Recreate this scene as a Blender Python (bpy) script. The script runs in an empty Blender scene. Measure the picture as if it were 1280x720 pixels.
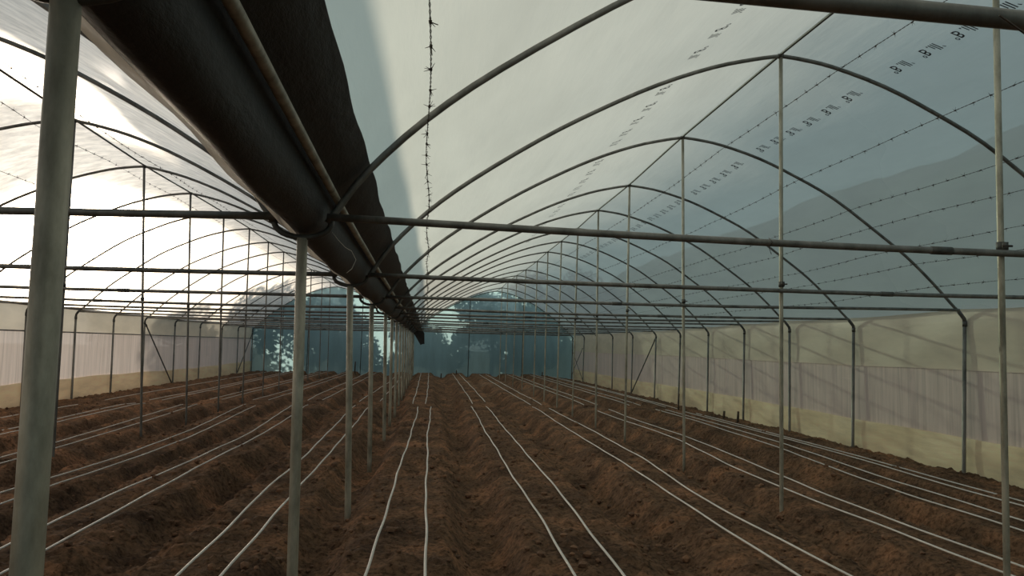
import bpy, math, random
import numpy as np
from mathutils import Vector
R = math.radians
random.seed(7); rng = np.random.default_rng(11)
scn = bpy.context.scene
col = scn.collection

# ------------------------------------------------------------------ helpers
def link(name, verts, faces, mat, parent=None, smooth=True):
    me = bpy.data.meshes.new(name)
    me.from_pydata([tuple(map(float, v)) for v in verts], [], faces); me.update()
    if smooth: me.polygons.foreach_set('use_smooth', [True] * len(me.polygons))
    if mat: me.materials.append(mat)
    o = bpy.data.objects.new(name, me); col.objects.link(o)
    if parent is not None:
        o.parent = parent; o.location = -Vector(parent.location)
    return o

class MB:
    def __init__(s): s.v = []; s.f = []
    def tube(s, pts, r, n=10, cap=True, flat=1.0):
        pts = [Vector(p) for p in pts]; base = len(s.v); m = len(pts)
        rs = r if isinstance(r, (list, tuple)) else [r] * m
        prev = None
        for i, p in enumerate(pts):
            t = (pts[min(i + 1, m - 1)] - pts[max(i - 1, 0)])
            t = t.normalized() if t.length > 1e-9 else Vector((0, 0, 1))
            if prev is None:
                a = Vector((0, 0, 1)) if abs(t.z) < .9 else Vector((1, 0, 0))
                u = (a - t * a.dot(t)).normalized()
            else:
                u = (prev - t * prev.dot(t)).normalized()
            prev = u; w = t.cross(u)
            for j in range(n):
                q = 2 * math.pi * j / n
                s.v.append(p + (u * math.cos(q) * flat + w * math.sin(q)) * rs[i])
        for i in range(m - 1):
            for j in range(n):
                a = base + i * n + j; b = base + i * n + (j + 1) % n
                s.f.append((a, b, b + n, a + n))
        if cap:
            s.f.append(tuple(base + j for j in range(n))[::-1])
            s.f.append(tuple(base + (m - 1) * n + j for j in range(n)))
    def box(s, c, d, rz=0.0):
        b = len(s.v); cx, cy, cz = c; ca, sa = math.cos(rz), math.sin(rz)
        for z in (-1, 1):
            for x, y in ((-1, -1), (1, -1), (1, 1), (-1, 1)):
                X, Y = x * d[0] / 2, y * d[1] / 2
                s.v.append(Vector((cx + X * ca - Y * sa, cy + X * sa + Y * ca, cz + z * d[2] / 2)))
        for f in ((3, 2, 1, 0), (4, 5, 6, 7), (0, 1, 5, 4), (1, 2, 6, 5), (2, 3, 7, 6), (3, 0, 4, 7)):
            s.f.append(tuple(b + i for i in f))
    def build(s, name, mat, parent=None, smooth=True): return link(name, s.v, s.f, mat, parent, smooth)

def empty(name, loc):
    o = bpy.data.objects.new(name, None); o.empty_display_size = .1
    o.location = loc; col.objects.link(o); return o
def tag(o, label=None, cat=None, group=None, kind=None):
    if label: o['label'] = label
    if cat: o['category'] = cat
    if group: o['group'] = group
    if kind: o['kind'] = kind
    return o
ORD = ['', 'nearest', 'second', 'third', 'fourth', 'fifth', 'sixth', 'seventh', 'eighth', 'ninth', 'tenth',
       'eleventh', 'twelfth', 'thirteenth', 'fourteenth', 'fifteenth', 'sixteenth']
def nth(i): return 'nearest to the camera' if i == 1 else ORD[i] + ' from the camera'

# ------------------------------------------------------------------ materials
def newmat(name):
    m = bpy.data.materials.new(name); m.use_nodes = True
    nt = m.node_tree; nt.nodes.clear()
    return m, nt, (lambda t: nt.nodes.new(t)), nt.links.new
def mapped(nt, N, L, scale=(1, 1, 1)):
    tc = N('ShaderNodeTexCoord'); mp = N('ShaderNodeMapping'); mp.inputs['Scale'].default_value = scale
    L(tc.outputs['Object'], mp.inputs['Vector']); return mp.outputs['Vector']
def noise(nt, N, L, vec, scale, detail=4, rough=.55):
    n = N('ShaderNodeTexNoise'); n.inputs['Scale'].default_value = scale
    n.inputs['Detail'].default_value = detail; n.inputs['Roughness'].default_value = rough
    L(vec, n.inputs['Vector']); return n.outputs['Fac']
def ramp(nt, N, L, fac, stops):
    r = N('ShaderNodeValToRGB'); e = r.color_ramp.elements
    while len(e) < len(stops): e.new(.5)
    for x, (p, c) in zip(e, stops):
        x.position = p; x.color = (*c, 1) if len(c) == 3 else c
    L(fac, r.inputs['Fac']); return r.outputs['Color']
def g(v): return (v, v, v)

def metal(name, lo, hi, rough=.5, metallic=.35, sc=6):
    m, nt, N, L = newmat(name)
    v = mapped(nt, N, L, (1, 1, .35)); f = noise(nt, N, L, v, sc, 6, .65)
    c = ramp(nt, N, L, f, [(.32, lo), (.62, hi)])
    b = N('ShaderNodeBsdfPrincipled'); L(c, b.inputs['Base Color'])
    b.inputs['Roughness'].default_value = rough; b.inputs['Metallic'].default_value = metallic
    f2 = noise(nt, N, L, v, 60, 4); bp = N('ShaderNodeBump'); bp.inputs['Strength'].default_value = .15
    bp.inputs['Distance'].default_value = .004
    L(f2, bp.inputs['Height']); L(bp.outputs['Normal'], b.inputs['Normal'])
    o = N('ShaderNodeOutputMaterial'); L(b.outputs[0], o.inputs['Surface']); return m

def film(name, tcol, dcol, trans, tl, df, streak=(1, 1, 1), dirt=.25, dsc=3.0, clearcol=(1, 1, 1), bump=.25, bsc=(6, 1, 6), gloss=.06, fwd=0.0, fcol=(1, .95, .86)):
    """woven / diffusing plastic sheet: part clear, part light-scattering, part reflecting"""
    m, nt, N, L = newmat(name)
    v = mapped(nt, N, L, streak)
    f = noise(nt, N, L, v, dsc, 8, .62)
    d = ramp(nt, N, L, f, [(.30, g(1 - dirt)), (.62, g(1.0))])
    def mul(c):
        x = N('ShaderNodeMix'); x.data_type = 'RGBA'; x.blend_type = 'MULTIPLY'; x.inputs[0].default_value = 1
        x.inputs[6].default_value = (*c, 1); L(d, x.inputs[7]); return x.outputs[2]
    T = N('ShaderNodeBsdfTranslucent'); L(mul([c * tl for c in tcol]), T.inputs['Color'])
    D = N('ShaderNodeBsdfDiffuse'); L(mul([c * df for c in dcol]), D.inputs['Color'])
    C = N('ShaderNodeBsdfTransparent'); L(mul([c * trans for c in clearcol]), C.inputs['Color'])
    G = N('ShaderNodeBsdfGlossy'); G.inputs['Roughness'].default_value = .35
    G.inputs['Color'].default_value = (gloss,) * 3 + (1,)
    v2 = mapped(nt, N, L, bsc); f2 = noise(nt, N, L, v2, 1.0, 5, .6)
    bp = N('ShaderNodeBump'); bp.inputs['Strength'].default_value = bump; bp.inputs['Distance'].default_value = .03
    L(f2, bp.inputs['Height'])
    for b in (T, D, G): L(bp.outputs['Normal'], b.inputs['Normal'])
    a1 = N('ShaderNodeAddShader'); L(T.outputs[0], a1.inputs[0]); L(D.outputs[0], a1.inputs[1])
    a2 = N('ShaderNodeAddShader'); L(a1.outputs[0], a2.inputs[0]); L(C.outputs[0], a2.inputs[1])
    a3 = N('ShaderNodeAddShader'); L(a2.outputs[0], a3.inputs[0]); L(G.outputs[0], a3.inputs[1])
    out = a3.outputs[0]
    if fwd:      # forward scattering of the hazy sheet: it glows when seen towards the sun
        Q = N('ShaderNodeBsdfRefraction'); Q.inputs['IOR'].default_value = 1.12; Q.inputs['Roughness'].default_value = 1.0
        L(mul([c * fwd for c in fcol]), Q.inputs['Color'])
        a4 = N('ShaderNodeAddShader'); L(out, a4.inputs[0]); L(Q.outputs[0], a4.inputs[1]); out = a4.outputs[0]
    o = N('ShaderNodeOutputMaterial'); L(out, o.inputs['Surface']); return m

def plain(name, lo, hi, rough=.8, sc=8, metallic=0.0, bump=0.0, bs=40, stretch=(1, 1, 1)):
    m, nt, N, L = newmat(name)
    v = mapped(nt, N, L, stretch); f = noise(nt, N, L, v, sc, 6)
    c = ramp(nt, N, L, f, [(.33, lo), (.65, hi)])
    b = N('ShaderNodeBsdfPrincipled'); L(c, b.inputs['Base Color']); b.inputs['Roughness'].default_value = rough
    b.inputs['Metallic'].default_value = metallic
    if bump:
        f2 = noise(nt, N, L, v, bs, 6, .65); bp = N('ShaderNodeBump'); bp.inputs['Strength'].default_value = bump
        bp.inputs['Distance'].default_value = .03
        L(f2, bp.inputs['Height']); L(bp.outputs['Normal'], b.inputs['Normal'])
    o = N('ShaderNodeOutputMaterial'); L(b.outputs[0], o.inputs['Surface']); return m

def leafmat(name, c0, c1):
    m, nt, N, L = newmat(name)
    v = mapped(nt, N, L); f = noise(nt, N, L, v, 2.2, 4)
    c = ramp(nt, N, L, f, [(.35, c0), (.65, c1)])
    D = N('ShaderNodeBsdfDiffuse'); T = N('ShaderNodeBsdfTranslucent'); L(c, D.inputs['Color']); L(c, T.inputs['Color'])
    mx = N('ShaderNodeMixShader'); mx.inputs[0].default_value = .35
    L(D.outputs[0], mx.inputs[1]); L(T.outputs[0], mx.inputs[2])
    o = N('ShaderNodeOutputMaterial'); L(mx.outputs[0], o.inputs['Surface']); return m

M = {}
M['steel'] = metal('galvanised_steel', (.10, .10, .09), (.25, .245, .225))
M['post'] = metal('galvanised_post', (.20, .19, .145), (.50, .47, .38), sc=9)
M['dark_steel'] = metal('weathered_steel', (.05, .05, .045), (.12, .12, .11))
M['rust'] = plain('rusty_wire', (.03, .022, .018), (.09, .065, .05), .7)
M['gutter'] = plain('black_gutter_sheet', (.010, .009, .008), (.022, .020, .018), .55, 5, bump=.35, bs=7, stretch=(1, .4, 1))
M['print'] = plain('film_print_ink', (.05, .055, .07), (.09, .10, .12), .8)
M['tape'] = plain('drip_tape', (.68, .64, .58), (.86, .81, .74), .5, 3)
M['wood'] = plain('old_wood', (.035, .025, .018), (.09, .065, .045), .85)
M['bark'] = plain('bark', (.05, .04, .03), (.12, .09, .07), .9)
M['leaf'] = leafmat('leaves', (.02, .045, .02), (.06, .10, .035))
M['outside'] = plain('grass_ground', (.05, .07, .03), (.10, .11, .05), .95, 1.5)
M['hill'] = plain('hill_growth', (.02, .045, .022), (.05, .085, .04), .95, .12)
M['roof_l'] = film('roof_film_left', (1, .92, .81), (.9, .86, .78), .07, .58, .16, streak=(1.4, 2.6, 1.4), dirt=.36, dsc=2.6, fwd=.12)
M['roof_r'] = film('roof_film_right', (.98, 1, .89), (.88, .92, .82), .13, .48, .16, streak=(.8, .25, .8), dirt=.10, dsc=2.0, clearcol=(.70, 1, .88), fwd=.06)
M['wall_film'] = film('side_netting', (1, .92, .86), (.95, .72, .62), .03, .32, .62, streak=(1, 10, .35), dirt=.25, dsc=1.4, bump=.25, bsc=(1, 16, .5), gloss=.03)
M['curtain'] = film('side_curtain', (1, .95, .80), (.95, .78, .58), .02, .28, .60, streak=(1, .6, 2), dirt=.15, dsc=1.5, bump=.12, bsc=(1, .8, 5), gloss=.03)
M['skirt'] = film('skirt_film', (1, .93, .68), (1, .84, .58), .02, .30, .75, streak=(1, .6, 3), dirt=.22, dsc=2.0, bump=.25, bsc=(1, .9, 8), gloss=.04)
M['end_film'] = film('end_film', (.60, .92, .96), (.40, .60, .62), .08, .46, .20, streak=(1.6, 1, .35), dirt=.2, dsc=1.4, clearcol=(.75, 1, .98), bump=.2, bsc=(5, 1, 1), gloss=.03)  # teal of the tree shade is put into the film colour
M['flap'] = film('film_edge', (1, .93, .8), (.8, .76, .7), .05, .75, .3, dirt=.3)

def soil_mat():
    m, nt, N, L = newmat('soil')
    v = mapped(nt, N, L)
    f = noise(nt, N, L, v, 1.3, 8, .7); f2 = noise(nt, N, L, v, 22, 8, .7)
    c1 = ramp(nt, N, L, f, [(.36, (.085, .048, .029)), (.50, (.165, .095, .055)), (.66, (.33, .165, .088))])
    c2 = ramp(nt, N, L, f2, [(.36, g(.42)), (.56, g(1.5))])
    x = N('ShaderNodeMix'); x.data_type = 'RGBA'; x.blend_type = 'MULTIPLY'; x.inputs[0].default_value = 1
    L(c1, x.inputs[6]); L(c2, x.inputs[7])
    b = N('ShaderNodeBsdfPrincipled'); L(x.outputs[2], b.inputs['Base Color']); b.inputs['Roughness'].default_value = .95
    b.inputs['Specular IOR Level'].default_value = .15
    f3 = noise(nt, N, L, v, 30, 8, .75); f4 = noise(nt, N, L, v, 9, 6, .6)
    ad = N('ShaderNodeMath'); ad.operation = 'ADD'; L(f3, ad.inputs[0]); L(f4, ad.inputs[1])
    bp = N('ShaderNodeBump'); bp.inputs['Strength'].default_value = .9; bp.inputs['Distance'].default_value = .035
    L(ad.outputs[0], bp.inputs['Height']); L(bp.outputs['Normal'], b.inputs['Normal'])
    o = N('ShaderNodeOutputMaterial'); L(b.outputs[0], o.inputs['Surface']); return m
M['soil'] = soil_mat()
M['clod'] = plain('clod_earth', (.11, .062, .038), (.25, .13, .07), .95, 5)

# ------------------------------------------------------------------ layout (metres; rows run along +Y)
YK = [1.60, 4.532, 7.651, 10.836, 13.861, 16.441, 18.979, 21.5, 23.99, 26.511, 29.579, 32.762, 36.152, 39.124, 42.267]
NK = len(YK); YE = YK[-1]; YB = -7.0
CR = {1: ((3.71, 4.80), (3.65, 0)), 2: ((3.709, 4.825), (3.674, -.005)), 3: ((3.709, 4.801), (3.733, .018)), 4: ((3.711, 4.708), (3.652, .01)),
      5: ((3.696, 4.689), (3.68, -.006)), 6: ((3.74, 4.665), (3.654, .01)), 7: ((3.76, 4.677), (3.689, -.05)), 8: ((3.76, 4.676), (3.704, -.05)),
      9: ((3.78, 4.641), (3.724, -.05)), 10: ((3.77, 4.641), (3.695, .03)), 11: ((3.78, 4.70), (3.692, 0)), 12: ((3.753, 4.70), (3.713, .05)), 13: ((3.76, 4.64), (3.72, .05))}
CL = {3: ((-4.885, 4.62), (-4.891, -.05)), 4: ((-5.04, 4.686), (-4.849, -.02)), 5: ((-5.02, 4.72), (-4.883, 0)), 6: ((-4.995, 4.74), (-4.914, .05)), 7: ((-4.957, 4.74), (-4.943, .03))}
GP = {0: (-.752, -.762), 1: (-.744, -.723), 2: (-.775, -.723), 3: (-.79, -.753), 4: (-.76, -.722)}
WR = {3: ((8.163, 2.174), (8.082, -.22)), 4: ((8.138, 2.14), (8.084, -.18)), 5: ((8.12, 2.17), (8.098, -.18)), 6: ((8.148, 2.164), (8.105, -.12)), 7: ((8.137, 2.14), (8.098, -.1)),
      8: ((8.14, 2.13), (8.077, -.1)), 9: ((8.10, 2.12), (8.048, -.1)), 10: ((8.09, 2.135), (8.04, -.1)), 11: ((8.06, 2.135), (8.046, -.1))}
def lift(y): return float(np.interp(y, [1.6, 2.7, 3.6, 4.6, 5.6, 7.7, 10.8, 14, 20, 30, 42], [.095, .063, .037, .009, -.025, -.035, -.06, -.07, -.045, -.02, 0]))
def apexR(k): return CR.get(k, ((3.74 if k else 3.71, 4.68 if k else 4.80),))[0]
def apexL(k): return CL.get(k, ((-4.95, 4.70),))[0]
def footR(k): return WR.get(k, ((8.12, 2.15),))[0]
# half arch measured from the photo: (distance from gutter foot 0..1 to apex, height 0..1)
ARC = [(-.60, 2.34), (-.55, 2.42), (-.38, 2.66), (-.04, 3.00), (.40, 3.34), (1.10, 3.79), (1.72, 4.13), (2.35, 4.43), (2.95, 4.65), (3.41, 4.765), (3.71, 4.82)]
ARC2 = [(8.02, 2.30), (7.9, 2.42), (7.6, 2.74), (7.2, 3.12), (6.7, 3.51), (6.05, 3.98), (5.47, 4.29), (4.89, 4.55), (4.31, 4.73), (3.95, 4.795), (3.71, 4.82)]
def dense(pts, n):
    """Catmull-Rom resample"""
    P = [np.array(p, float) for p in pts]; P = [2 * P[0] - P[1]] + P + [2 * P[-1] - P[-2]]
    out = []
    for i in range(1, len(P) - 2):
        for j in range(n):
            t = j / n; a, b, c, d = P[i - 1], P[i], P[i + 1], P[i + 2]
            out.append(.5 * ((2 * b) + (-a + c) * t + (2 * a - 5 * b + 4 * c - d) * t * t + (-a + 3 * b - 3 * c + d) * t ** 3))
    out.append(P[-2]); return np.array(out)
A1 = dense(ARC, 3); A2 = dense(ARC2, 3)[::-1]
def half(A, foot0, apex0, foot, apex):
    t = (A[:, 0] - foot0[0]) / (apex0[0] - foot0[0]); s = (A[:, 1] - foot0[1]) / (apex0[1] - foot0[1])
    return np.stack([foot[0] + t * (apex[0] - foot[0]), foot[1] + s * (apex[1] - foot[1])], 1)
def profR(k):
    a = apexR(k); f = footR(k)
    l = half(A1, (-.60, 2.34), (3.71, 4.82), (-.60, 2.34 + lift(YK[k])), a)
    r = half(A2, (8.02, 2.30), (3.71, 4.82), (f[0] - .10, f[1] + .13), a)
    return np.concatenate([l, r[1:]])
def profL(k):
    a = apexL(k)
    r = half(A1, (-.60, 2.34), (3.71, 4.82), (-.915, 2.34 + lift(YK[k])), a)
    l = half(A2, (8.02, 2.30), (3.71, 4.82), (-9.24, 2.40), a)
    return np.concatenate([r, l[1:]])            # runs from the gutter outwards to the left
PR = [profR(k) for k in range(NK)]; PL = [profL(k) for k in range(NK)]
def zon(P, x):
    q = P if P[0, 0] < P[-1, 0] else P[::-1]
    return float(np.interp(x, q[:, 0], q[:, 1]))

# ------------------------------------------------------------------ soil
BEDS = [-8.75, -8.05, -6.75, -5.35, -4.02, -2.92, -1.47, -.13, 1.23, 2.78, 4.25, 5.52, 6.45, 7.3]
_YG = np.linspace(YB, YE + 1, 240); _CC = {}
def bed_shift(x, y):
    """the beds wander sideways a little, as the pairs of tape lying on them show"""
    if not _CC:
        for b, i in zip('KJIHGABCDEF', range(2, 13)):
            cs = []
            for n in '12':
                P = np.array(TAPES[b + n] + FAR[b + n]); cs.append(np.interp(_YG, P[:, 1], P[:, 0]))
            c = (cs[0] + cs[1]) / 2; c = np.convolve(np.pad(c, 5, mode='edge'), np.ones(11) / 11, 'valid'); _CC[i] = c - BEDS[i]
    num = 0; den = 1e-3
    for i, c in _CC.items():
        w = np.exp(-((x - BEDS[i]) / .45) ** 2); num = num + w * np.interp(y, _YG, c); den = den + w
    return num / den
def macro(x, y):
    x = np.asarray(x, float); y = np.asarray(y, float)
    wob = .05 * np.sin(y * .35 + x * .8) + .03 * np.sin(y * 1.1 + x * 2.1)
    xs = x + wob * .3 - bed_shift(x, y); b = np.array(BEDS); i = np.clip(np.searchsorted(b, xs), 1, len(b) - 1)
    lo, hi = b[i - 1], b[i]; mid = (lo + hi) / 2; hw = (hi - lo) / 2
    t = np.clip(np.abs(xs - mid) / hw, 0, 1)            # 0 in the furrow, 1 on the crown
    e = np.clip((t - .10) / .40, 0, 1); e = e * e * (3 - 2 * e)
    depth = .19 * np.clip(hw / .65, .3, 1.1)
    h = .09 - depth * (1 - e) * (1 + .25 * np.sin(y * .9 + mid * 3))
    h = h - np.clip((x - 6.2) / 1.9, 0, 1) * .25 - np.clip((-x - 7.5) / 1.8, 0, 1) * .05
    h = h - .05 * np.exp(-((y - 20.0) / .5) ** 2)       # shallow cross path where the tapes are joined
    return h
class VNoise:
    def __init__(s, seed):
        r = np.random.default_rng(seed); s.t = r.random((256, 256))
    def __call__(s, x, y):
        xi = np.floor(x).astype(int); yi = np.floor(y).astype(int); fx = x - xi; fy = y - yi
        fx = fx * fx * (3 - 2 * fx); fy = fy * fy * (3 - 2 * fy); t = s.t
        a = t[xi & 255, yi & 255]; b = t[(xi + 1) & 255, yi & 255]; c = t[xi & 255, (yi + 1) & 255]; d = t[(xi + 1) & 255, (yi + 1) & 255]
        return (a * (1 - fx) + b * fx) * (1 - fy) + (c * (1 - fx) + d * fx) * fy
VN = [VNoise(i) for i in range(6)]
def rough(x, y):
    h = .045 * (VN[0](x * 2.1, y * 2.1) - .5) + .035 * (VN[1](x * 5.3, y * 5.3) - .5)
    c = VN[2](x * 11, y * 11); h = h + .036 * np.clip(c - .5, 0, 1) * 2
    h = h - .07 * np.clip(.30 - VN[4](x * 8 + 31, y * 8 + 7), 0, 1) - .04 * np.clip(.35 - VN[5](x * 16 + 3, y * 16), 0, 1)
    h = h + .028 * (VN[3](x * 21, y * 21) - .5) + .014 * (VN[4](x * 45, y * 45) - .5)
    return h
TAPES = {
'A1': [(-.42, 3.2), (-.36, 5.3), (-.34, 7.33), (-.28, 11.0), (-.19, 16.81), (-.19, 19.15)], 'A2': [(.0, 3.2), (.02, 5.28), (.03, 7.52), (.04, 12.84), (.1, 16.84), (.13, 19.19)],
'B1': [(1.02, 3.2), (1.03, 5.23), (1.05, 7.16), (1.05, 9.24), (1.07, 13.22), (1.16, 19.69)], 'B2': [(1.35, 3.2), (1.37, 5.21), (1.4, 6.92), (1.45, 9.2), (1.46, 12.9), (1.54, 19.73)],
'C1': [(2.56, 3.5), (2.58, 5.16), (2.59, 6.76), (2.6, 7.92), (2.63, 9.03), (2.67, 10.45), (2.65, 13.18), (2.74, 19.75)], 'C2': [(2.95, 3.5), (2.93, 5.14), (2.9, 6.29), (2.87, 7.63), (2.94, 9.14), (3.05, 10.46), (3.08, 13.68), (3.06, 19.04)],
'D1': [(4.1, 4.2), (4.09, 5.12), (4.05, 5.74), (4.07, 6.84), (4.01, 7.37), (4.03, 8.4), (4.02, 9.7), (4.17, 11.24), (4.30, 12.73), (4.27, 14.44), (4.18, 16.1), (4.16, 18.46)],
'D2': [(4.38, 4.2), (4.36, 5.24), (4.31, 6.4), (4.32, 7.11), (4.30, 7.86), (4.41, 9.56), (4.52, 11.25), (4.57, 13.27), (4.50, 16.75), (4.55, 18.85)],
'E1': [(5.22, 5.3), (5.24, 6.28), (5.24, 7.09), (5.22, 7.75), (5.29, 8.69), (5.42, 9.96), (5.62, 11.88), (5.70, 13.75), (5.80, 15.75), (5.8, 19)], 'E2': [(5.5, 5.3), (5.55, 6.65), (5.61, 7.57), (5.64, 9.22), (5.80, 10.7), (5.98, 12.64), (6.0, 14.4), (6.05, 19)],
'F1': [(6.09, 5.5), (6.09, 7.29), (6.09, 8.59), (6.2, 9.66), (6.34, 11.03), (6.42, 13.11), (6.43, 15.43), (6.5, 19)], 'F2': [(6.3, 5.5), (6.36, 7.56), (6.44, 8.69), (6.52, 9.66), (6.62, 10.9), (6.70, 12.45), (6.72, 13.44), (6.80, 16.37), (6.85, 19)],
'G1': [(-1.58, 3.3), (-1.59, 5.36), (-1.6, 7.08), (-1.63, 8.11), (-1.61, 10.37), (-1.65, 13.69), (-1.73, 17.15), (-1.75, 19.6)], 'G2': [(-1.31, 3.3), (-1.31, 5.34), (-1.31, 6.59), (-1.31, 8.46), (-1.32, 10.38), (-1.32, 13.12), (-1.38, 18.78)],
'H1': [(-3.04, 4.3), (-3.04, 6.03), (-3.07, 7.58), (-3.05, 8.61), (-2.98, 9.9), (-2.91, 12.86), (-3.09, 16.56), (-3.27, 19.6)], 'H2': [(-2.71, 4.3), (-2.71, 5.44), (-2.7, 6.7), (-2.73, 7.74), (-2.74, 9.96), (-2.69, 12.16), (-2.75, 15.89), (-2.95, 19.8)],
'I1': [(-4.16, 6.0), (-4.15, 8.15), (-4.08, 8.88), (-3.96, 10.62), (-3.98, 13.45), (-4.19, 16.46), (-4.42, 19.6)], 'I2': [(-3.86, 6), (-3.86, 7.6), (-3.85, 8.35), (-3.74, 10.52), (-3.70, 12.69), (-3.92, 16.48), (-4.06, 19.06)],
'J1': [(-5.37, 8.5), (-5.37, 10.5), (-5.38, 11.95), (-5.59, 15.83), (-5.80, 19.27)], 'J2': [(-5.13, 8.5), (-5.12, 10.04), (-5.10, 11.36), (-5.29, 16.36), (-5.50, 19.31)],
'K1': [(-6.91, 11), (-6.91, 13.45), (-6.93, 15.1), (-7.10, 18.69), (-7.09, 19.8)], 'K2': [(-6.65, 11), (-6.66, 13.45), (-6.68, 15.1), (-6.83, 18.69), (-6.85, 19.8)], 'L1': [(-8.1, 14), (-8.08, 15.7), (-8.14, 16.54), (-8.11, 19.16)]}
FAR = {
'A1': [(-.34, 20.3), (-.31, 25.22), (-.30, 41.2)], 'A2': [(0, 20.3), (.06, 27.6), (.11, 41.2)], 'B1': [(1.24, 20.4), (1.29, 27.87), (1.37, 41.2)], 'B2': [(1.6, 20.9), (1.66, 27), (1.71, 41)],
'C1': [(2.76, 20.3), (2.72, 23.77), (2.76, 41)], 'C2': [(3.08, 20.3), (3.04, 23.82), (3.12, 41)], 'D1': [(4.25, 20.4), (4.22, 28), (4.28, 41)], 'D2': [(4.6, 20.4), (4.55, 28), (4.6, 41)],
'E1': [(5.5, 20.4), (5.48, 28), (5.5, 41)], 'E2': [(5.8, 20.4), (5.8, 28), (5.82, 41)], 'F1': [(6.5, 20.4), (6.5, 30), (6.5, 41)], 'F2': [(6.85, 20.4), (6.8, 30), (6.82, 41)],
'G1': [(-1.75, 20.6), (-1.66, 23.97), (-1.47, 31.59), (-1.5, 41)], 'G2': [(-1.22, 20.8), (-1.2, 22.43), (-1.17, 30.08), (-1.2, 41)], 'H1': [(-3.11, 20.8), (-3.17, 23.7), (-3.1, 29.6), (-3.1, 41)], 'H2': [(-2.75, 21), (-2.70, 26), (-2.62, 41)],
'I1': [(-4.51, 20.8), (-4.3, 25.52), (-4.2, 41)], 'I2': [(-4.12, 20.8), (-3.98, 25.5), (-3.9, 41)], 'J1': [(-5.6, 20.8), (-5.5, 28), (-5.5, 41)], 'J2': [(-5.3, 20.8), (-5.2, 28), (-5.2, 41)],
'K1': [(-7.0, 20.5), (-6.85, 24), (-7.1, 41)], 'K2': [(-6.7, 20.5), (-6.6, 24), (-6.8, 41)], 'L1': [(-8.1, 20.5), (-8.1, 41)]}
def ground():
    ys = [YB]
    while ys[-1] < 2.5: ys.append(ys[-1] + .25)
    while ys[-1] < YE + .2: ys.append(ys[-1] + max(.02, .0048 * ys[-1]))
    ys[-1] = YE + .25
    xs = np.linspace(-9.6, 8.4, 640)
    X, Y = np.meshgrid(xs, np.array(ys)); K_ = np.ones_like(X)
    for pts in list(TAPES.values()) + list(FAR.values()):          # soil patted flat under the tapes
        P = np.array(pts); xt = np.interp(Y, P[:, 1], P[:, 0]); on = (Y > P[0, 1] - .2) & (Y < P[-1, 1] + .2)
        K_ *= 1 - .95 * np.exp(-((X - xt) / .06) ** 2) * on
    Z = macro(X, Y) + rough(X, Y) * (.6 + .8 * VN[5](X * .9, Y * .9)) * K_
    n, m = X.shape
    me = bpy.data.meshes.new('floor')
    co = np.stack([X, Y, Z], -1).reshape(-1, 3).astype(np.float32)
    idx = np.arange(n * m).reshape(n, m)
    q = np.stack([idx[:-1, :-1], idx[:-1, 1:], idx[1:, 1:], idx[1:, :-1]], -1).reshape(-1, 4).astype(np.int32)
    me.vertices.add(len(co)); me.vertices.foreach_set('co', co.ravel())
    me.loops.add(q.size); me.loops.foreach_set('vertex_index', q.ravel())
    me.polygons.add(len(q)); me.polygons.foreach_set('loop_start', np.arange(0, q.size, 4, dtype=np.int32))
    me.polygons.foreach_set('use_smooth', [True] * len(q))
    me.update(calc_edges=True); me.materials.append(M['soil'])
    o = bpy.data.objects.new('floor', me); col.objects.link(o)
    tag(o, 'bare brown soil ridged into long planting beds with furrows between', kind='structure')
ground()
# loose clods
def clods():
    V = []; F = []
    ico_v = [(0, 0, 1), (.89, 0, .45), (.28, .85, .45), (-.72, .53, .45), (-.72, -.53, .45), (.28, -.85, .45),
             (.72, .53, -.45), (-.28, .85, -.45), (-.89, 0, -.45), (-.28, -.85, -.45), (.72, -.53, -.45), (0, 0, -1)]
    ico_f = [(0, 1, 2), (0, 2, 3), (0, 3, 4), (0, 4, 5), (0, 5, 1), (1, 6, 2), (2, 7, 3), (3, 8, 4), (4, 9, 5), (5, 10, 1),
             (6, 7, 2), (7, 8, 3), (8, 9, 4), (9, 10, 5), (10, 6, 1), (11, 7, 6), (11, 8, 7), (11, 9, 8), (11, 10, 9), (11, 6, 10)]
    for i in range(5200):
        y = 4.2 + 22 * random.random() ** 1.7; x = random.uniform(-.72 * y - .5, .55 * y + 1)
        if not -9.2 < x < 7.7: continue
        if any(abs(x - np.interp(y, [q[1] for q in P], [q[0] for q in P])) < .05 and P[0][1] - .1 < y < P[-1][1] + .1 for P in list(TAPES.values()) + list(FAR.values())): continue
        s = random.choice((.008, .03, .01, .012, .016, .022)) * random.uniform(.7, 1.5)
        z = float(macro(x, y)) + float(rough(np.array(x), np.array(y))) + s * .35
        b = len(V)
        for v in ico_v: V.append((x + v[0] * s * random.uniform(.7, 1.3), y + v[1] * s * random.uniform(.7, 1.3), z + v[2] * s * random.uniform(.5, .9)))
        F.extend([tuple(b + j for j in f) for f in ico_f])
    o = link('soil_clod', V, F, M['clod'], smooth=False)
    tag(o, 'small loose lumps of brown earth scattered over the planting beds', 'soil', kind='stuff')
clods()

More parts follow.
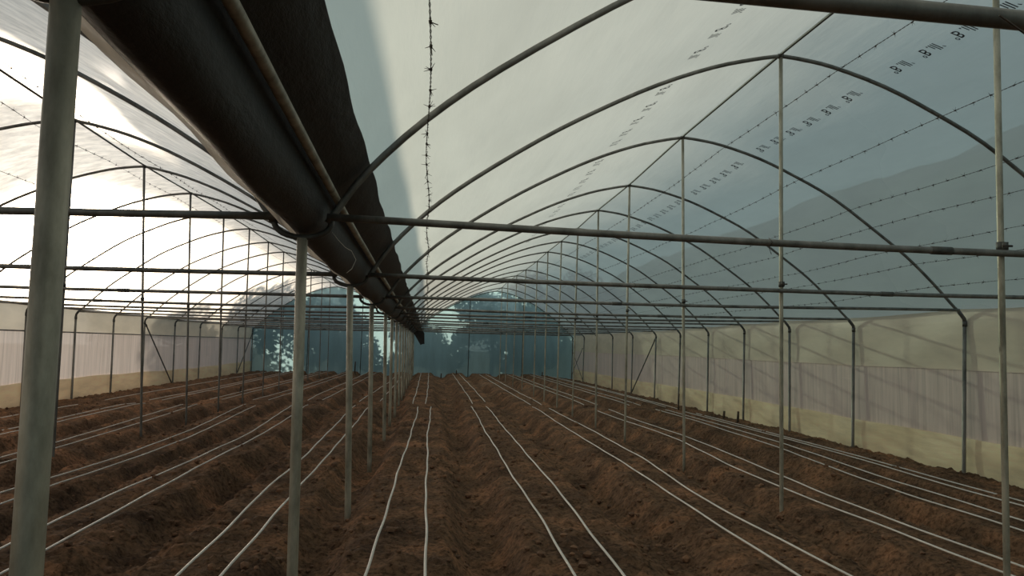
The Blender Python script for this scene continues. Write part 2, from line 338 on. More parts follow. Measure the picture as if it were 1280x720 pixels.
# ------------------------------------------------------------------ plastic roof
def roof(name, profs, mat, sgn, label, trim0):
    rows = []
    def outer(P, off=.048 if sgn > 0 else .034):
        d = np.gradient(P, axis=0); n = np.stack([-d[:, 1], d[:, 0]], 1) * sgn; n /= np.linalg.norm(n, axis=1)[:, None]
        return P + n * off
    O = [outer(P) for P in profs]
    sl = [(YB, O[0]), (-4.6, O[0]), (-1.6, O[0])] + list(zip(YK, O)) + [(YE + .25, O[-1])]
    for i in range(len(sl) - 1):
        (ya, a), (yb, b) = sl[i], sl[i + 1]; n = 6 if i < len(sl) - 2 else 1
        for j in range(n):
            t = j / n; P = a * (1 - t) + b * t; y = ya * (1 - t) + yb * t
            s = math.sin(math.pi * t)
            P = P.copy(); rampe = np.clip((np.arange(len(P)) - trim0) / 8, 0, 1); P[:, 1] -= .02 * s * rampe
            # slack and ripples of the sheet between two hoops
            if 0 < j: P[:, 1] += .008 * np.sin(P[:, 0] * 3.1 + y * 1.7) * s * rampe
            rows.append((y, P))
    rows.append(sl[-1])
    V = []; F = []; m = len(rows[0][1]); st = trim0
    for y, P in rows:
        for p in P[st:]: V.append((p[0], y, p[1]))
    m -= st
    for i in range(len(rows) - 1):
        for j in range(m - 1):
            a = i * m + j; F.append((a, a + 1, a + m + 1, a + m))
    o = link(name, V, F, mat); tag(o, label, kind='structure'); return rows, O
rr, OR = roof('ceiling', PR, M['roof_r'], 1, 'arched translucent pale green plastic film roof over the right bay', 6)
rl, OL = roof('ceiling', PL, M['roof_l'], -1, 'arched translucent white plastic film roof glowing in the sun, left bay', 4)

# ------------------------------------------------------------------ side walls
def band(name, x, z0, z1, mat, parent=None, amp=.01, fold=0.0, y0=YB, y1=YE + .2, ny=500, nz=10, xo=0.0, zf=None):
    V = []; F = []
    for i in range(ny + 1):
        y = y0 + (y1 - y0) * i / ny
        # tied at the posts, bellying a little between them
        for j in range(nz + 1):
            t = j / nz; za = z0 if not callable(z0) else z0(y); zb = z1 if not callable(z1) else z1(y)
            z = za + (zb - za) * t
            dx = amp * math.sin(y * 2.03 + t * 1.5) * math.sin(math.pi * t) + fold * (math.sin(y * 23 + 2 * math.sin(y * 3)) + .6 * math.sin(y * 41 + z)) * (.3 + .7 * (1 - t))
            V.append((x + xo + dx, y, z))
    for i in range(ny):
        for j in range(nz):
            a = i * (nz + 1) + j; F.append((a, a + 1, a + nz + 2, a + nz + 1))
    return link(name, V, F, mat, parent)
def wz(lst):  # slowly wandering edge
    return lambda y: lst[0] + lst[1] * math.sin(y * .31 + lst[2]) + .4 * lst[1] * math.sin(y * 1.7)
wr = band('wall_right', 8.235, -.35, 1.425, M['wall_film'], fold=.004)
tag(wr, 'pinkish translucent netting side wall with vertical wrinkles on the right', kind='structure')
band('curtain', 8.205, wz((1.41, .012, 0)), 2.36, M['curtain'], wr, amp=.015)
band('skirt', 8.195, -.42, wz((.40, .02, 1)), M['skirt'], wr, amp=.02)
wl = band('wall_left', -9.43, -.3, 1.815, M['wall_film'], fold=.003)
tag(wl, 'pale translucent netting side wall of the left bay', kind='structure')
band('curtain', -9.405, wz((1.80, .01, 0)), 2.52, M['curtain'], wl, amp=.012)
band('skirt', -9.39, -.32, wz((.56, .03, 1)), M['skirt'], wl, amp=.02)

# end wall following both arches
def endwall(name, y, label, both=True):
    V = []; F = []
    kk = -1 if y > 0 else 0
    for P, x0, x1 in ((OR[kk], -.76, 8.235), (OL[kk], -9.43, -.76)):
        n = 80; nz = 14; b = len(V)
        for i in range(n + 1):
            x = x0 + (x1 - x0) * i / n
            xc = min(max(x, min(P[0, 0], P[-1, 0])), max(P[0, 0], P[-1, 0])); zt = zon(P, xc) - .01
            for j in range(nz + 1):
                t = j / nz; V.append((x, y + .012 * math.sin(x * 5 + t * 3) * math.sin(math.pi * t), -.3 + (zt + .3) * t))
        for i in range(n):
            for j in range(nz):
                a = b + i * (nz + 1) + j; F.append((a, a + 1, a + nz + 2, a + nz + 1))
    o = link(name, V, F, M['end_film']); tag(o, label, kind='structure')
endwall('wall_back', YE + .12, 'teal translucent film wall closing the far end, with pale leafy patches of sunlight')  # pale patches are sun dapples falling through the trees outside
endwall('wall_front', YB, 'translucent film wall closing the end behind the camera')

# ------------------------------------------------------------------ hoops
def hoop(k, P, side):
    pts = [(p[0], YK[k], p[1]) for p in P]
    if side == 'right':
        f = footR(k); pts = pts + [(f[0] - .05, YK[k], f[1] + .07), (f[0] - .008, YK[k], f[1] + .015), (f[0], YK[k], f[1] - .04)]
    else: pts = pts + [(-9.30, YK[k], 2.345), (-9.335, YK[k], 2.29), (-9.345, YK[k], 2.23)]
    base = (P[0][0], YK[k], P[0][1]); root = empty('roof_hoop', base)
    mb = MB(); mb.tube(pts, .022, 10); mb.build('arch_pipe', M['steel'], root)
    i = len(A1) - 1; a = P[i]
    c = MB(); d = .06 if side == 'right' else .06
    c.tube([(P[i - 1][0] * .3 + a[0] * .7, YK[k], P[i - 1][1] * .3 + a[1] * .7), (a[0], YK[k], a[1]), (P[i + 1][0] * .3 + a[0] * .7, YK[k], P[i + 1][1] * .3 + a[1] * .7)], .028, 10)
    c.build('ridge_clamp', M['dark_steel'], root)
    e = MB(); e.tube(pts[-4:], .029, 10); e.build('elbow', M['dark_steel'], root)
    tag(root, 'arched steel roof pipe of the %s bay, %s' % (side, nth(k + 1)), 'roof hoop', 'roof hoops of the %s bay' % side)
for k in range(NK):
    hoop(k, PR[k], 'right'); hoop(k, PL[k], 'left')

# tie pipes
def tie(k, side):
    y = YK[k]
    if side == 'right':
        f = footR(k); x0, z0, x1, z1 = -.60, 2.365 + lift(y), f[0] - .12, f[1] + .145
    else: x0, z0, x1, z1 = -.90, 2.36 + lift(y), -9.25, 2.365
    sag = .035 if k % 3 else .02
    pts = []
    for i in range(17):
        t = i / 16; pts.append((x0 + (x1 - x0) * t, y - .045, z0 + (z1 - z0) * t - sag * math.sin(math.pi * t) + .004 * math.sin(k * 2.1 + t * 9)))
    root = empty('tie_pipe', pts[0])
    mb = MB(); mb.tube(pts, .0225, 10); mb.build('pipe', M['steel'], root)
    j = 4 + (k * 3) % 7; a, b = Vector(pts[j]), Vector(pts[j + 1]); c = MB(); c.tube([a, a + (b - a).normalized() * .14], .0265, 10)
    c.build('coupling', M['dark_steel'], root)
    w = MB(); q = Vector(pts[5 if side == 'right' else 6])
    w.tube([q + Vector((0, 0, .03)), q + Vector((.01, -.03, 0)), q + Vector((0, 0, -.03)), q + Vector((.02, .01, -.07))], .002, 5)
    w.build('wire_tie', M['rust'], root)
    tag(root, 'horizontal steel tie pipe across the %s bay, %s' % (side, nth(k + 1)), 'tie pipe', 'tie pipes across the %s bay' % side)
for k in range(NK): tie(k, 'right'); tie(k, 'left')

# ------------------------------------------------------------------ posts
def post(name, top, bot, y, r, mat, label, cat, group, clamp=True, cradle=False):
    root = empty(name, (bot[0], y, bot[1]))
    mb = MB(); mb.tube([(bot[0], y, bot[1] - .25), (bot[0], y, bot[1]), ((top[0] + bot[0]) / 2, y, (top[1] + bot[1]) / 2), (top[0], y, top[1])], r, 14)
    mb.build('pipe', mat, root)
    if clamp:
        c = MB(); zc = 2.35; t = (zc - bot[1]) / (top[1] - bot[1]); xc = bot[0] + (top[0] - bot[0]) * t
        c.tube([(xc, y, zc - .03), (xc, y, zc + .03)], r * 1.3, 12); c.box((xc, y - .035, zc), (.03, .03, .05))
        cl = c.build('clamp', M['dark_steel'], root)
        bo = MB(); bo.tube([(xc - r * 1.1, y - .045, zc), (xc + r * 2.2, y - .045, zc)], .007, 6)
        bb = bo.build('bolt', M['rust'], root); bb.parent = cl; bb.location = (0, 0, 0)
    if cradle:
        c = MB(); a = []
        for i in range(13):
            q = math.pi * i / 12; a.append((top[0] - .165 * math.cos(q), y, top[1] + .11 - .105 * math.sin(q) ** .8))
        c.tube(a, .018, 9); c.build('gutter_cradle', M['dark_steel'], root)
    tag(root, label, cat, group); return root
for k in range(NK):
    t, b = GP.get(k, (-.76, -.75)); 
    lab = 'thick grey steel post under the black gutter, %s' % nth(k + 1)
    post('gutter_post', (t, 2.245 + lift(YK[k])), (b, .0), YK[k], .031 if k else .029, M['post'], lab, 'post', 'row of posts under the gutter', clamp=False, cradle=True)
for k in range(1, 14):
    t, b = CR[k]
    post('ridge_post', (t[0], t[1] - .02), b, YK[k], .0205, M['post'], 'slender steel post up to the ridge of the right bay, %s' % nth(k), 'post', 'row of ridge posts in the right bay')
for k in range(3, 14):
    t, b = CL.get(k, ((-4.95, 4.70), (-4.93, .02)))
    post('ridge_post', (t[0], t[1] - .02), b, YK[k], .0205, M['steel'], 'slender steel post up to the ridge of the left bay, %s' % nth(k - 2), 'post', 'row of ridge posts in the left bay')
def sidepost(k, side, idx):
    y = YK[k]
    if side == 'right': t, b = WR.get(k, ((8.11, 2.15), (8.06, -.12)))
    else: t, b = (-9.345, 2.25), (-9.33, .0)
    root = empty('side_post', (b[0], y, b[1]))
    mb = MB(); mb.tube([(b[0], y, b[1] - .25), (b[0], y, b[1]), (t[0], y, t[1])], .028, 12); mb.build('pipe', M['steel'], root)
    c = MB(); c.tube([(t[0], y, t[1] - .10), (t[0], y, t[1] - .02)], .034, 12); c.build('sleeve', M['dark_steel'], root)
    tag(root, 'steel side wall post along the %s wall, %s in view' % (side, nth(idx)), 'post', 'side posts along the %s wall' % side)
for i, k in enumerate(range(2, NK)): sidepost(k, 'right', i + 1)
for i, k in enumerate(range(5, NK)): sidepost(k, 'left', i + 1)

def brace(a, b, label, r=.022):
    root = empty('diagonal_brace', b)
    mb = MB(); mb.tube([a, b], r, 10); mb.build('pipe', M['dark_steel'], root)
    c = MB(); d = (Vector(b) - Vector(a)).normalized(); c.tube([Vector(a), Vector(a) + d * .12], r * 1.35, 10); c.build('clamp', M['dark_steel'], root)
    tag(root, label, 'brace', 'diagonal braces at the side walls')
brace((8.09, YK[9] + .05, 2.0), (8.04, YK[10] - .1, -.05), 'long diagonal steel brace leaning between two posts of the right wall')
brace((-9.33, YK[9] + .05, 2.15), (-9.33, YK[10] - .1, .05), 'long diagonal steel brace leaning between two posts of the left wall')
brace((-9.32, YE - .1, 2.1), (-9.32, YK[13] + .1, .1), 'diagonal steel brace in the far left corner of the greenhouse')
brace((8.05, YK[13] + .1, 1.6), (8.05, YE - .1, .1), 'diagonal steel brace in the far right corner, falling away', .015)
brace((8.05, YE - .1, 1.5), (8.05, YK[13] + .1, .0), 'diagonal steel brace in the far right corner, falling towards the camera', .015)

# studs of the end wall
for x, w in ((-7.76, 'leftmost of the thin studs'), (-6.4, 'second from the left of the thin studs'), (-3.55, 'third from the left of the thin studs'), (2.31, 'only thin stud left of the right ridge posts'), (5.3, 'rightmost of the thin studs')):
    P = PR[-1] if x > -.7 else PL[-1]; zt = zon(P, x) - .02
    root = empty('end_wall_stud', (x, YE, .02)); mb = MB(); mb.tube([(x - .05, YE, -.15), (x, YE, zt)], .021, 10); mb.build('pipe', M['dark_steel'], root)
    c = MB(); c.tube([(x, YE, zt - .06), (x, YE, zt - .01)], .029, 10); c.build('clamp', M['dark_steel'], root)
    tag(root, '%s against the teal end wall' % w, 'post', 'studs of the end wall')

# ------------------------------------------------------------------ long pipes
def along(name, f, r, mat, label, cat, y0=YB + .1, y1=YE, step=.75, n=8, group=None):
    m = int((y1 - y0) / step); mb = MB()
    pts = [(lambda y: (f(y)[0], y, f(y)[1]))(y0 + (y1 - y0) * i / m) for i in range(m + 1)]
    mb.tube(pts, r, n); o = mb.build(name, mat); tag(o, label, cat, group); return o
apR = lambda y: (float(np.interp(y, YK, [apexR(k)[0] for k in range(NK)])), float(np.interp(y, YK, [apexR(k)[1] for k in range(NK)])))
apL = lambda y: (float(np.interp(y, YK, [apexL(k)[0] for k in range(NK)])), float(np.interp(y, YK, [apexL(k)[1] for k in range(NK)])))
along('ridge_pipe', lambda y: (apR(y)[0] - .02, apR(y)[1] + .002), .015, M['dark_steel'], 'long dark pipe running along the ridge of the right bay', 'pipe')
along('ridge_pipe', lambda y: (apL(y)[0] + .02, apL(y)[1] + .002), .015, M['dark_steel'], 'long dark pipe running along the ridge of the left bay', 'pipe')
along('gutter_pipe', lambda y: (-.555, 2.487 + lift(y) + .004 * math.sin(y * 1.3)), .022, M['post'], 'long grey pipe running along the right side of the black gutter', 'pipe', n=12)
along('gutter_pipe', lambda y: (-.955, 2.495 + lift(y) + .004 * math.sin(y * 1.1)), .022, M['dark_steel'], 'long dark pipe running along the left side of the black gutter', 'pipe', n=12)
along('curtain_rail', lambda y: (-9.375, 1.80), .018, M['steel'], 'horizontal rail halfway up the left side wall', 'rail')
along('eave_rail', lambda y: (-9.37, 2.43), .03, M['steel'], 'thick horizontal rail at the top of the left side wall', 'rail')

# ------------------------------------------------------------------ gutter
def gutter():
    root = empty('gutter', (-.76, 1.45, 2.28))
    sec = [(-.985, 2.575), (-.93, 2.545), (-.905, 2.48), (-.88, 2.41), (-.845, 2.345), (-.80, 2.30), (-.75, 2.282), (-.70, 2.292), (-.655, 2.33),
           (-.625, 2.39), (-.608, 2.45), (-.592, 2.505), (-.555, 2.545), (-.49, 2.59), (-.43, 2.648), (-.372, 2.722)]
    sec = dense(sec, 2); ys = np.arange(YB, YE + .3, .18); V = []; F = []; m = len(sec)
    for y in ys:
        kd = min(abs(y - q) for q in YK); sg = 1 - math.exp(-(kd / .5) ** 2)
        for i, (x, z) in enumerate(sec):
            t = i / (m - 1); mid = math.exp(-((t - .42) / .18) ** 2)
            dz = -.018 * sg * mid + .006 * math.sin(y * 4.2 + x * 20) * mid
            dx = .008 * math.sin(y * 2.3 + t * 6) * mid
            if i > m - 4: dx += (i - m + 4) * (.0012 * math.sin(y * 6.5) + .001 * math.sin(y * 2.7 + 1)); dz += (i - m + 4) * (.0018 * math.sin(y * 6.5) + .0015 * math.sin(y * 2.7 + 1))
            V.append((x + dx, y, z + dz + lift(y)))
    for i in range(len(ys) - 1):
        for j in range(m - 1):
            a = i * m + j; F.append((a, a + 1, a + m + 1, a + m))
    link('trough_sheet', V, F, M['gutter'], root)
    V = []; F = []; s2 = dense([(-.915, 2.46), (-.902, 2.43), (-.887, 2.39), (-.868, 2.345), (-.845, 2.315)], 2); m = len(s2)
    for y in ys:
        for i, (x, z) in enumerate(s2):
            t = i / (m - 1); V.append((x - .004 + .006 * t * math.sin(y * 3.1), y, z + .010 * t * math.sin(y * 5.3) - .006 * t + lift(y)))
    for i in range(len(ys) - 1):
        for j in range(m - 1):
            a = i * m + j; F.append((a, a + 1, a + m + 1, a + m))
    f = link('film_edge', V, F, M['flap'], root); f['label'] = 'pale strip of film lapping the left side of the trough'
    # torn end of the sheet hanging down at the end wall
    V = []; F = []; n = 8
    for i in range(n + 1):
        t = i / n
        V += [(-.80 + .42 * t, YE - .15, 2.32 - .70 * t), (-.38 + .12 * t, YE - .15 - .02 * math.sin(t * 5), 2.62 - .95 * t), (-.18 + .02 * t, YE - .16, 2.25 - .58 * t)]
    for i in range(n):
        for j in range(2): a = i * 3 + j; F.append((a, a + 1, a + 4, a + 3))
    link('hanging_flap', V, F, M['gutter'], root)
    tag(root, 'long sagging black sheet gutter between the two roof bays', 'gutter')
gutter()

# loose string under the gutter
mb = MB(); mb.tube([(-.60, 4.75, 2.33), (-.57, 4.78, 2.29), (-.53, 4.85, 2.25), (-.50, 4.95, 2.24), (-.475, 5.0, 2.19), (-.50, 5.0, 2.13), (-.53, 4.98, 2.10)], .0016, 5)
tag(mb.build('string', M['tape']), 'thin loose string dangling under the black gutter', 'string')
mb = MB(); mb.tube([(1.15, 1.40, 2.345), (1.19, 1.41, 2.33), (1.225, 1.42, 2.318), (1.24, 1.42, 2.30)], .0022, 6); mb.tube([(1.225, 1.42, 2.318), (1.25, 1.43, 2.325)], .002, 6)
tag(mb.build('wire_end', M['rust']), 'forked twig of dark wire hanging below the nearest tie pipe', 'wire')

# ------------------------------------------------------------------ barbed wire
def barbed(x0, side, label, seed, y0=1.5, barb_to=24, sag=.02):
    rd = random.Random(seed); P = PR if side == 'right' else PL
    root = empty('barbed_wire', (x0, y0, zon(P[0], x0)))
    def pos(y):
        z = float(np.interp(y, YK, [zon(p, x0) for p in P])) - .040
        kd = min((y - q, q) for q in YK if q <= y + 1e-6)[0] if y >= YK[0] else 0
        return Vector((x0 + .012 * math.sin(y * 1.9 + seed), y, z - sag * abs(math.sin(y * 1.03 + seed)) * .6))
    mb = MB(); y = y0
    for ph in (0, math.pi):
        pts = []; y = y0
        while y < YE - .1:
            st = .03 if y < 13 else (.12 if y < 25 else .5)
            q = (y * 2 * math.pi / .12 + ph); a = .003 if y < 13 else .0015
            pts.append(pos(y) + Vector((a * math.cos(q), 0, a * math.sin(q)))); y += st
        mb.tube(pts, .0021, 4, cap=False)
    mb.build('twisted_strand', M['rust'], root)
    b = MB(); y = y0 + rd.random() * .1
    while y < barb_to:
        p = pos(y)
        b.tube([p - Vector((0, .012, 0)), p + Vector((0, .012, 0))], .0075, 5)
        for q in range(4):
            th = rd.uniform(0, 6.28); d = Vector((math.cos(th), rd.uniform(-.7, .7), math.sin(th))).normalized()
            b.tube([p, p + d * rd.uniform(.028, .042)], [.0026, .0010], 4, cap=False)
        y += .27 * rd.uniform(.9, 1.12)
    b.build('barbs', M['rust'], root)['kind'] = 'stuff'
    tag(root, label, 'wire', 'barbed wires strung under the roof hoops')
barbed(-.03, 'right', 'barbed wire running up the bright left roof slope of the right bay', 1, sag=.03)
for i, (x, lab) in enumerate([(4.33, 'barbed wire under the right roof slope closest to the ridge'), (5.50, 'barbed wire under the right roof slope, second down from the ridge'),
               (6.28, 'barbed wire under the right roof slope, third down from the ridge'), (6.62, 'barbed wire under the right roof slope, fourth down from the ridge'),
               (7.05, 'barbed wire under the right roof slope, fifth down from the ridge'), (7.32, 'barbed wire under the right roof slope, sixth down from the ridge'), (7.66, 'barbed wire under the right roof slope, lowest, just above the side wall')]):
    barbed(x, 'right', lab, 3 + i, y0=3.0)
for i, (x, lab) in enumerate([(-4.55, 'barbed wire just right of the left bay ridge'), (-5.35, 'barbed wire just left of the left bay ridge'), (-6.6, 'barbed wire midway down the sunlit left roof slope'), (-7.9, 'lowest barbed wire on the sunlit left roof slope')]):
    barbed(x, 'left', lab, 20 + i, y0=5.0, barb_to=20)

# ------------------------------------------------------------------ drip tapes
BL = {'A': 'right of the gutter posts', 'B': 'first bed right of centre', 'C': 'second bed right of centre', 'D': 'bed beyond the right ridge posts',
      'E': 'second bed from the right wall', 'F': 'bed along the right wall', 'G': 'bed left of the gutter posts', 'H': 'second bed left of the gutter posts',
      'I': 'bed before the left ridge posts', 'J': 'bed beyond the left ridge posts', 'K': 'second bed from the left wall', 'L': 'bed along the left wall'}
def tape(key, pts, far):
    P = np.array(pts); rd = random.Random(key + str(far))
    yy = np.arange(P[0, 1], P[-1, 1], .12 if not far else .3)
    xx = np.interp(yy, P[:, 1], P[:, 0])
    # round the corners of the polyline
    k = np.ones(9) / 9; pad = np.pad(xx, 4, mode='edge'); pad[:4] = 2 * xx[0] - xx[4:0:-1]; pad[-4:] = 2 * xx[-1] - xx[-2:-6:-1]; xx = np.convolve(pad, k, 'valid')
    ph = rd.uniform(0, 6); xx = xx + .008 * np.sin(yy * 1.3 + ph) + .004 * np.sin(yy * 4.1 + ph)
    zz = macro(xx, yy); kk_ = np.ones(7) / 7; zz = np.convolve(np.pad(zz, 3, mode='edge'), kk_, 'valid') + (.034 if far else .027)
    mb = MB(); mb.tube([(a, b, c) for a, b, c in zip(xx, yy, zz)], .0105 if not far else .011, 8, flat=.75)
    o = mb.build('drip_tape', M['tape'])
    side = {'1': 'left', '2': 'right'}[key[1]]
    if key == 'L1': w = 'single pale'
    else: w = 'pale %s-hand' % side
    tag(o, '%s %s drip tape, %s' % ('far' if far else 'near', w, BL[key[0]]), 'drip tape', 'drip tapes, far half' if far else 'drip tapes, near half')
for k_, p_ in TAPES.items(): tape(k_, p_, False)
for k_, p_ in FAR.items(): tape(k_, p_, True)

# ------------------------------------------------------------------ stakes
def stake(x, y, h, label, r=.018, lean=.02):
    z = float(macro(x, y)); root_z = z - .08
    mb = MB(); mb.tube([(x, y, root_z), (x + lean * .5, y, z + h * .5), (x + lean, y, z + h)], [r * 1.05, r, r * .9], 8)
    tag(mb.build('wooden_stake', M['wood']), label, 'stake', 'short wooden stakes in the soil')
stake(7.25, 17.3, .28, 'short dark wooden stake near the right wall, the taller of two side by side', .03)
stake(7.35, 18.4, .20, 'short dark wooden stake near the right wall, the shorter of two side by side', .03)
stake(7.0, 20.8, .55, 'thin dark stake standing near the right wall beyond the stake pair', .022)
stake(-3.72, 40.5, .62, 'tall thin stake before the end wall, seen beside the third gutter post', .03)
stake(-5.6, 24.0, .18, 'small stake beside drip tapes in the left bay', .03)
stake(5.0, 40.5, .30, 'stub of wood at the foot of the end wall, right bay, left one', .03)
stake(6.1, 40.3, .32, 'stub of wood at the foot of the end wall, right bay, right one', .03)
stake(.75, 40.6, .28, 'stub of wood at the end wall just right of the gutter', .03)
stake(1.55, 40.6, .24, 'stub of wood at the end wall further right of the gutter', .03)

# ------------------------------------------------------------------ printing on the film
def prints():
    par = [o for o in scn.objects if o.name == 'ceiling'][0]
    cu = bpy.data.curves.new('t', 'FONT'); cu.body = "\u00b0B .\u0131ll\u00b4"; cu.size = .17; cu.align_x = 'CENTER'; cu.align_y = 'CENTER'; cu.resolution_u = 2
    cu.offset = .0015
    tmp = bpy.data.objects.new('t', cu); col.objects.link(tmp)
    dg = bpy.context.evaluated_depsgraph_get(); me = bpy.data.meshes.new_from_object(tmp.evaluated_get(dg))
    tv = [v.co.copy() for v in me.vertices]; tf = [tuple(p.vertices) for p in me.polygons]
    bpy.data.objects.remove(tmp)
    V = []; F = []
    for x0, y0, y1, st in ((4.80, 3.0, 24, .47), (2.55, 3.2, 20, .55)):
        y = y0
        while y < y1:
            if abs(min(YK, key=lambda q: abs(q - y)) - y) > .16:
                b = len(V)
                for v in tv:
                    X = x0 + v.y * 1.0; Y = y + v.x * .8 * -1 * (1 if x0 > 4 else -1)
                    i = max(0, min(len(rr) - 2, next((q for q in range(len(rr) - 1) if rr[q + 1][0] > Y), 0)))
                    (ya, Pa), (yb, Pb) = rr[i], rr[i + 1]; t = (Y - ya) / (yb - ya)
                    V.append((X, Y, zon(Pa, X) * (1 - t) + zon(Pb, X) * t - .006))
                F.extend(tuple(b + j for j in f) for f in tf)
            y += st
    o = link('film_print', V, F, M['print'], par, smooth=False); o['label'] = 'rows of small dark printed marks on the film'
prints()

# ------------------------------------------------------------------ outside: ground, hill, trees
V = []; F = []
for i, (x, y) in enumerate([(-160, -80), (160, -80), (160, 260), (-160, 260)]): V.append((x, y, -.45))
o = link('lawn', V, [(0, 1, 2, 3)], M['outside'], smooth=False); tag(o, 'rough green ground outside the greenhouse', kind='structure')
# wooded hillside to the right of the greenhouse
V = []; F = []; nx, ny = 30, 90
for j in range(ny + 1):
    y = -60 + 240 * j / ny
    for i in range(nx + 1):
        t = i / nx; x = 19 + 60 * t; s = min(1, t * 1.8); s = s * s * (3 - 2 * s)
        V.append((x, y, -.5 + 21 * s + 1.6 * float(VN[0](np.array(x * .25), np.array(y * .25 + 40))) * min(1, t * 8)))
for j in range(ny):
    for i in range(nx): a = j * (nx + 1) + i; F.append((a, a + 1, a + nx + 2, a + nx + 1))
tag(link('hill', V, F, M['hill']), 'green hillside beyond the right wall, dim through the film', kind='structure')

def tree(x, y, h, w, seed, label, n=1500, open_=1.0):
    rd = random.Random(seed); root = empty('tree', (x, y, -.45))
    t = MB(); t.tube([(x, y, -.5), (x + .1, y, h * .3), (x - .05, y + .1, h * .6), (x, y, h * .85)], [.16, .12, .08, .03], 8)
    for i in range(5):
        a = rd.uniform(0, 6.28); z = h * rd.uniform(.25, .6); t.tube([(x, y, z), (x + math.cos(a) * w * .35, y + math.sin(a) * w * .35, z + h * .18)], [.06, .02], 6)
    t.build('trunk', M['bark'], root)
    V = []; F = []
    blobs = [(x + rd.uniform(-.36, .36) * w, y + rd.uniform(-.36, .36) * w, rd.uniform(.12, .88) * h, rd.uniform(.22, .36) * w) for _ in range(11)]
    for i in range(n):
        bx, by, bz, br = rd.choice(blobs)
        d = Vector((rd.gauss(0, 1), rd.gauss(0, 1), rd.gauss(0, 1))).normalized() * br * rd.random() ** .4
        c = Vector((bx, by, bz)) + d
        u = Vector((rd.gauss(0, 1), rd.gauss(0, 1), rd.gauss(0, 1))).normalized(); v = u.orthogonal().normalized()
        s = rd.uniform(.10, .19); b = len(V)
        V += [c - u * s, c + v * s * .5, c + u * s, c - v * s * .5]; F.append((b, b + 1, b + 2, b + 3))
    link('crown', V, F, M['leaf'], root, smooth=False)
    tag(root, label, 'tree', 'trees behind the end wall')
TR = [(-17.5, 46.5, 6.0, 4.2, 6000), (-14.4, 49.6, 6.5, 4.8, 8000), (-11.4, 46.3, 5.6, 4.0, 8000), (-8.6, 50.0, 6.2, 4.8, 10000), (-5.7, 46.6, 4.2, 3.0, 2600), (-4.6, 50.8, 6.0, 4.0, 8000), (-2.4, 46.6, 3.6, 2.4, 1700),
      (.4, 47.6, 5.4, 3.4, 8000), (1.6, 51.5, 6.4, 4.6, 9000), (3.9, 46.6, 4.4, 3.2, 2800), (7.0, 47.6, 6.0, 4.2, 8000), (11.5, 49.0, 6.4, 5.2, 8000)]
TW = ['dim tree outside, far left beyond the corner of the end wall', 'second dim tree outside, left of the end wall corner', 'dim tree outside, just left of the end wall corner', 'dim dense tree behind the left end of the end wall',
      'airy tree casting dappled light left of the left ridge posts', 'dim dense tree behind the left bay, right of its ridge', 'airy tree casting dappled light beside the bunched gutter posts', 'dim tree behind the end of the gutter',
      'dim tree behind the right bay, left of the thin stud', 'airy tree casting dappled light by the right ridge posts', 'dim tree behind the right corner of the end wall', 'dim tree outside, right of the end wall corner']
for i, (a, lab) in enumerate(zip(TR, TW)): tree(a[0], a[1], a[2], a[3], 50 + i, lab, a[4])

# ------------------------------------------------------------------ sun and hazy sky
AZ, EL = R(-26), R(10)
S = Vector((math.sin(AZ) * math.cos(EL), math.cos(AZ) * math.cos(EL), math.sin(EL)))
ld = bpy.data.lights.new('sun', 'SUN'); ld.energy = 4.4; ld.color = (1, .86, .70); ld.angle = R(.6)
lo = bpy.data.objects.new('sun', ld); lo.rotation_euler = S.to_track_quat('Z', 'Y').to_euler(); lo.location = S * 60; col.objects.link(lo)
w = bpy.data.worlds.new('hazy_sky'); scn.world = w; w.use_nodes = True; nt = w.node_tree; nt.nodes.clear(); N = nt.nodes.new; K = nt.links.new
tc = N('ShaderNodeTexCoord'); sep = N('ShaderNodeSeparateXYZ'); K(tc.outputs['Generated'], sep.inputs[0])
rp = N('ShaderNodeValToRGB'); e = rp.color_ramp.elements
e[0].position = .46; e[0].color = (.06, .07, .06, 1); e[1].position = .5; e[1].color = (.38, .40, .39, 1)
q = e.new(.58); q.color = (.33, .39, .43, 1); q = e.new(.8); q.color = (.22, .285, .345, 1)
mr = N('ShaderNodeMapRange'); mr.inputs[1].default_value = -1; mr.inputs[2].default_value = 1; K(sep.outputs['Z'], mr.inputs[0]); K(mr.outputs[0], rp.inputs['Fac'])
dt = N('ShaderNodeVectorMath'); dt.operation = 'DOT_PRODUCT'; nm = N('ShaderNodeVectorMath'); nm.operation = 'NORMALIZE'
K(tc.outputs['Generated'], nm.inputs[0]); K(nm.outputs[0], dt.inputs[0]); dt.inputs[1].default_value = S
mxx = N('ShaderNodeMath'); mxx.operation = 'MAXIMUM'; mxx.inputs[1].default_value = 0; K(dt.outputs['Value'], mxx.inputs[0])
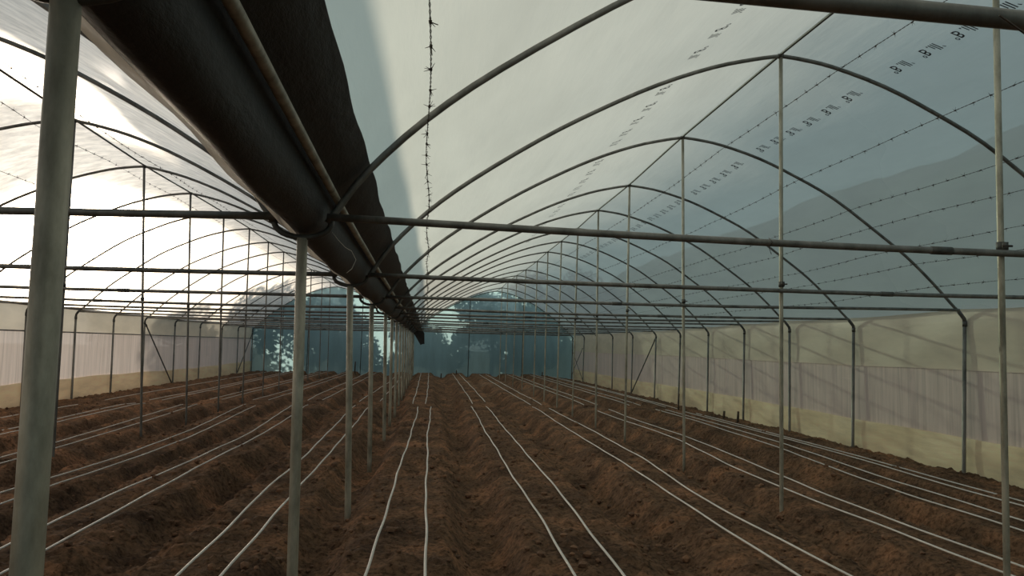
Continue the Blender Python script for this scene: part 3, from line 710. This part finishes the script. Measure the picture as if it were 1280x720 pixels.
def lobe(p, k, c):
    a = N('ShaderNodeMath'); a.operation = 'POWER'; a.inputs[1].default_value = p; K(mxx.outputs[0], a.inputs[0])
    v = N('ShaderNodeVectorMath'); v.operation = 'SCALE'; v.inputs[0].default_value = [x * k for x in c]; K(a.outputs[0], v.inputs[3]); return v.outputs[0]
acc = rp.outputs['Color']
for p, k, c in ((5, .25, (1, .9, .78)), (16, 1.0, (1, .92, .8)), (80, 3.5, (1, .92, .8))):
    ad = N('ShaderNodeVectorMath'); ad.operation = 'ADD'; K(acc, ad.inputs[0]); K(lobe(p, k, c), ad.inputs[1]); acc = ad.outputs[0]
bg = N('ShaderNodeBackground'); bg.inputs['Strength'].default_value = 1.0; K(acc, bg.inputs['Color'])
wo = N('ShaderNodeOutputWorld'); K(bg.outputs[0], wo.inputs['Surface'])

# ------------------------------------------------------------------ camera
cd = bpy.data.cameras.new('camera'); cam = bpy.data.objects.new('camera', cd); col.objects.link(cam)
cd.sensor_fit = 'HORIZONTAL'; cd.sensor_width = 36; cd.lens = 952.48 * 36 / 1280; cd.clip_start = .05; cd.clip_end = 800
ya, pi_, ro = R(6.238), R(4.357), R(1.048)
Fv = Vector((math.sin(ya) * math.cos(pi_), math.cos(ya) * math.cos(pi_), math.sin(pi_)))
Rv = Vector((math.cos(ya), -math.sin(ya), 0)); Uv = Rv.cross(Fv)
R2 = Rv * math.cos(ro) + Uv * math.sin(ro); U2 = -Rv * math.sin(ro) + Uv * math.cos(ro)
from mathutils import Matrix
m = Matrix((R2, U2, -Fv)).transposed().to_4x4(); m.translation = (0, 0, 1.65); cam.matrix_world = m
scn.camera = cam

vs = scn.view_settings; vs.view_transform = 'Standard'; vs.look = 'None'; vs.exposure = 0.15; vs.gamma = 1; vs.use_curve_mapping = False
cy = scn.cycles; cy.max_bounces = 8; cy.diffuse_bounces = 5; cy.transmission_bounces = 6; cy.transparent_max_bounces = 24
cy.use_denoising = True; cy.sample_clamp_indirect = 6.0; cy.caustics_reflective = False; cy.caustics_refractive = False
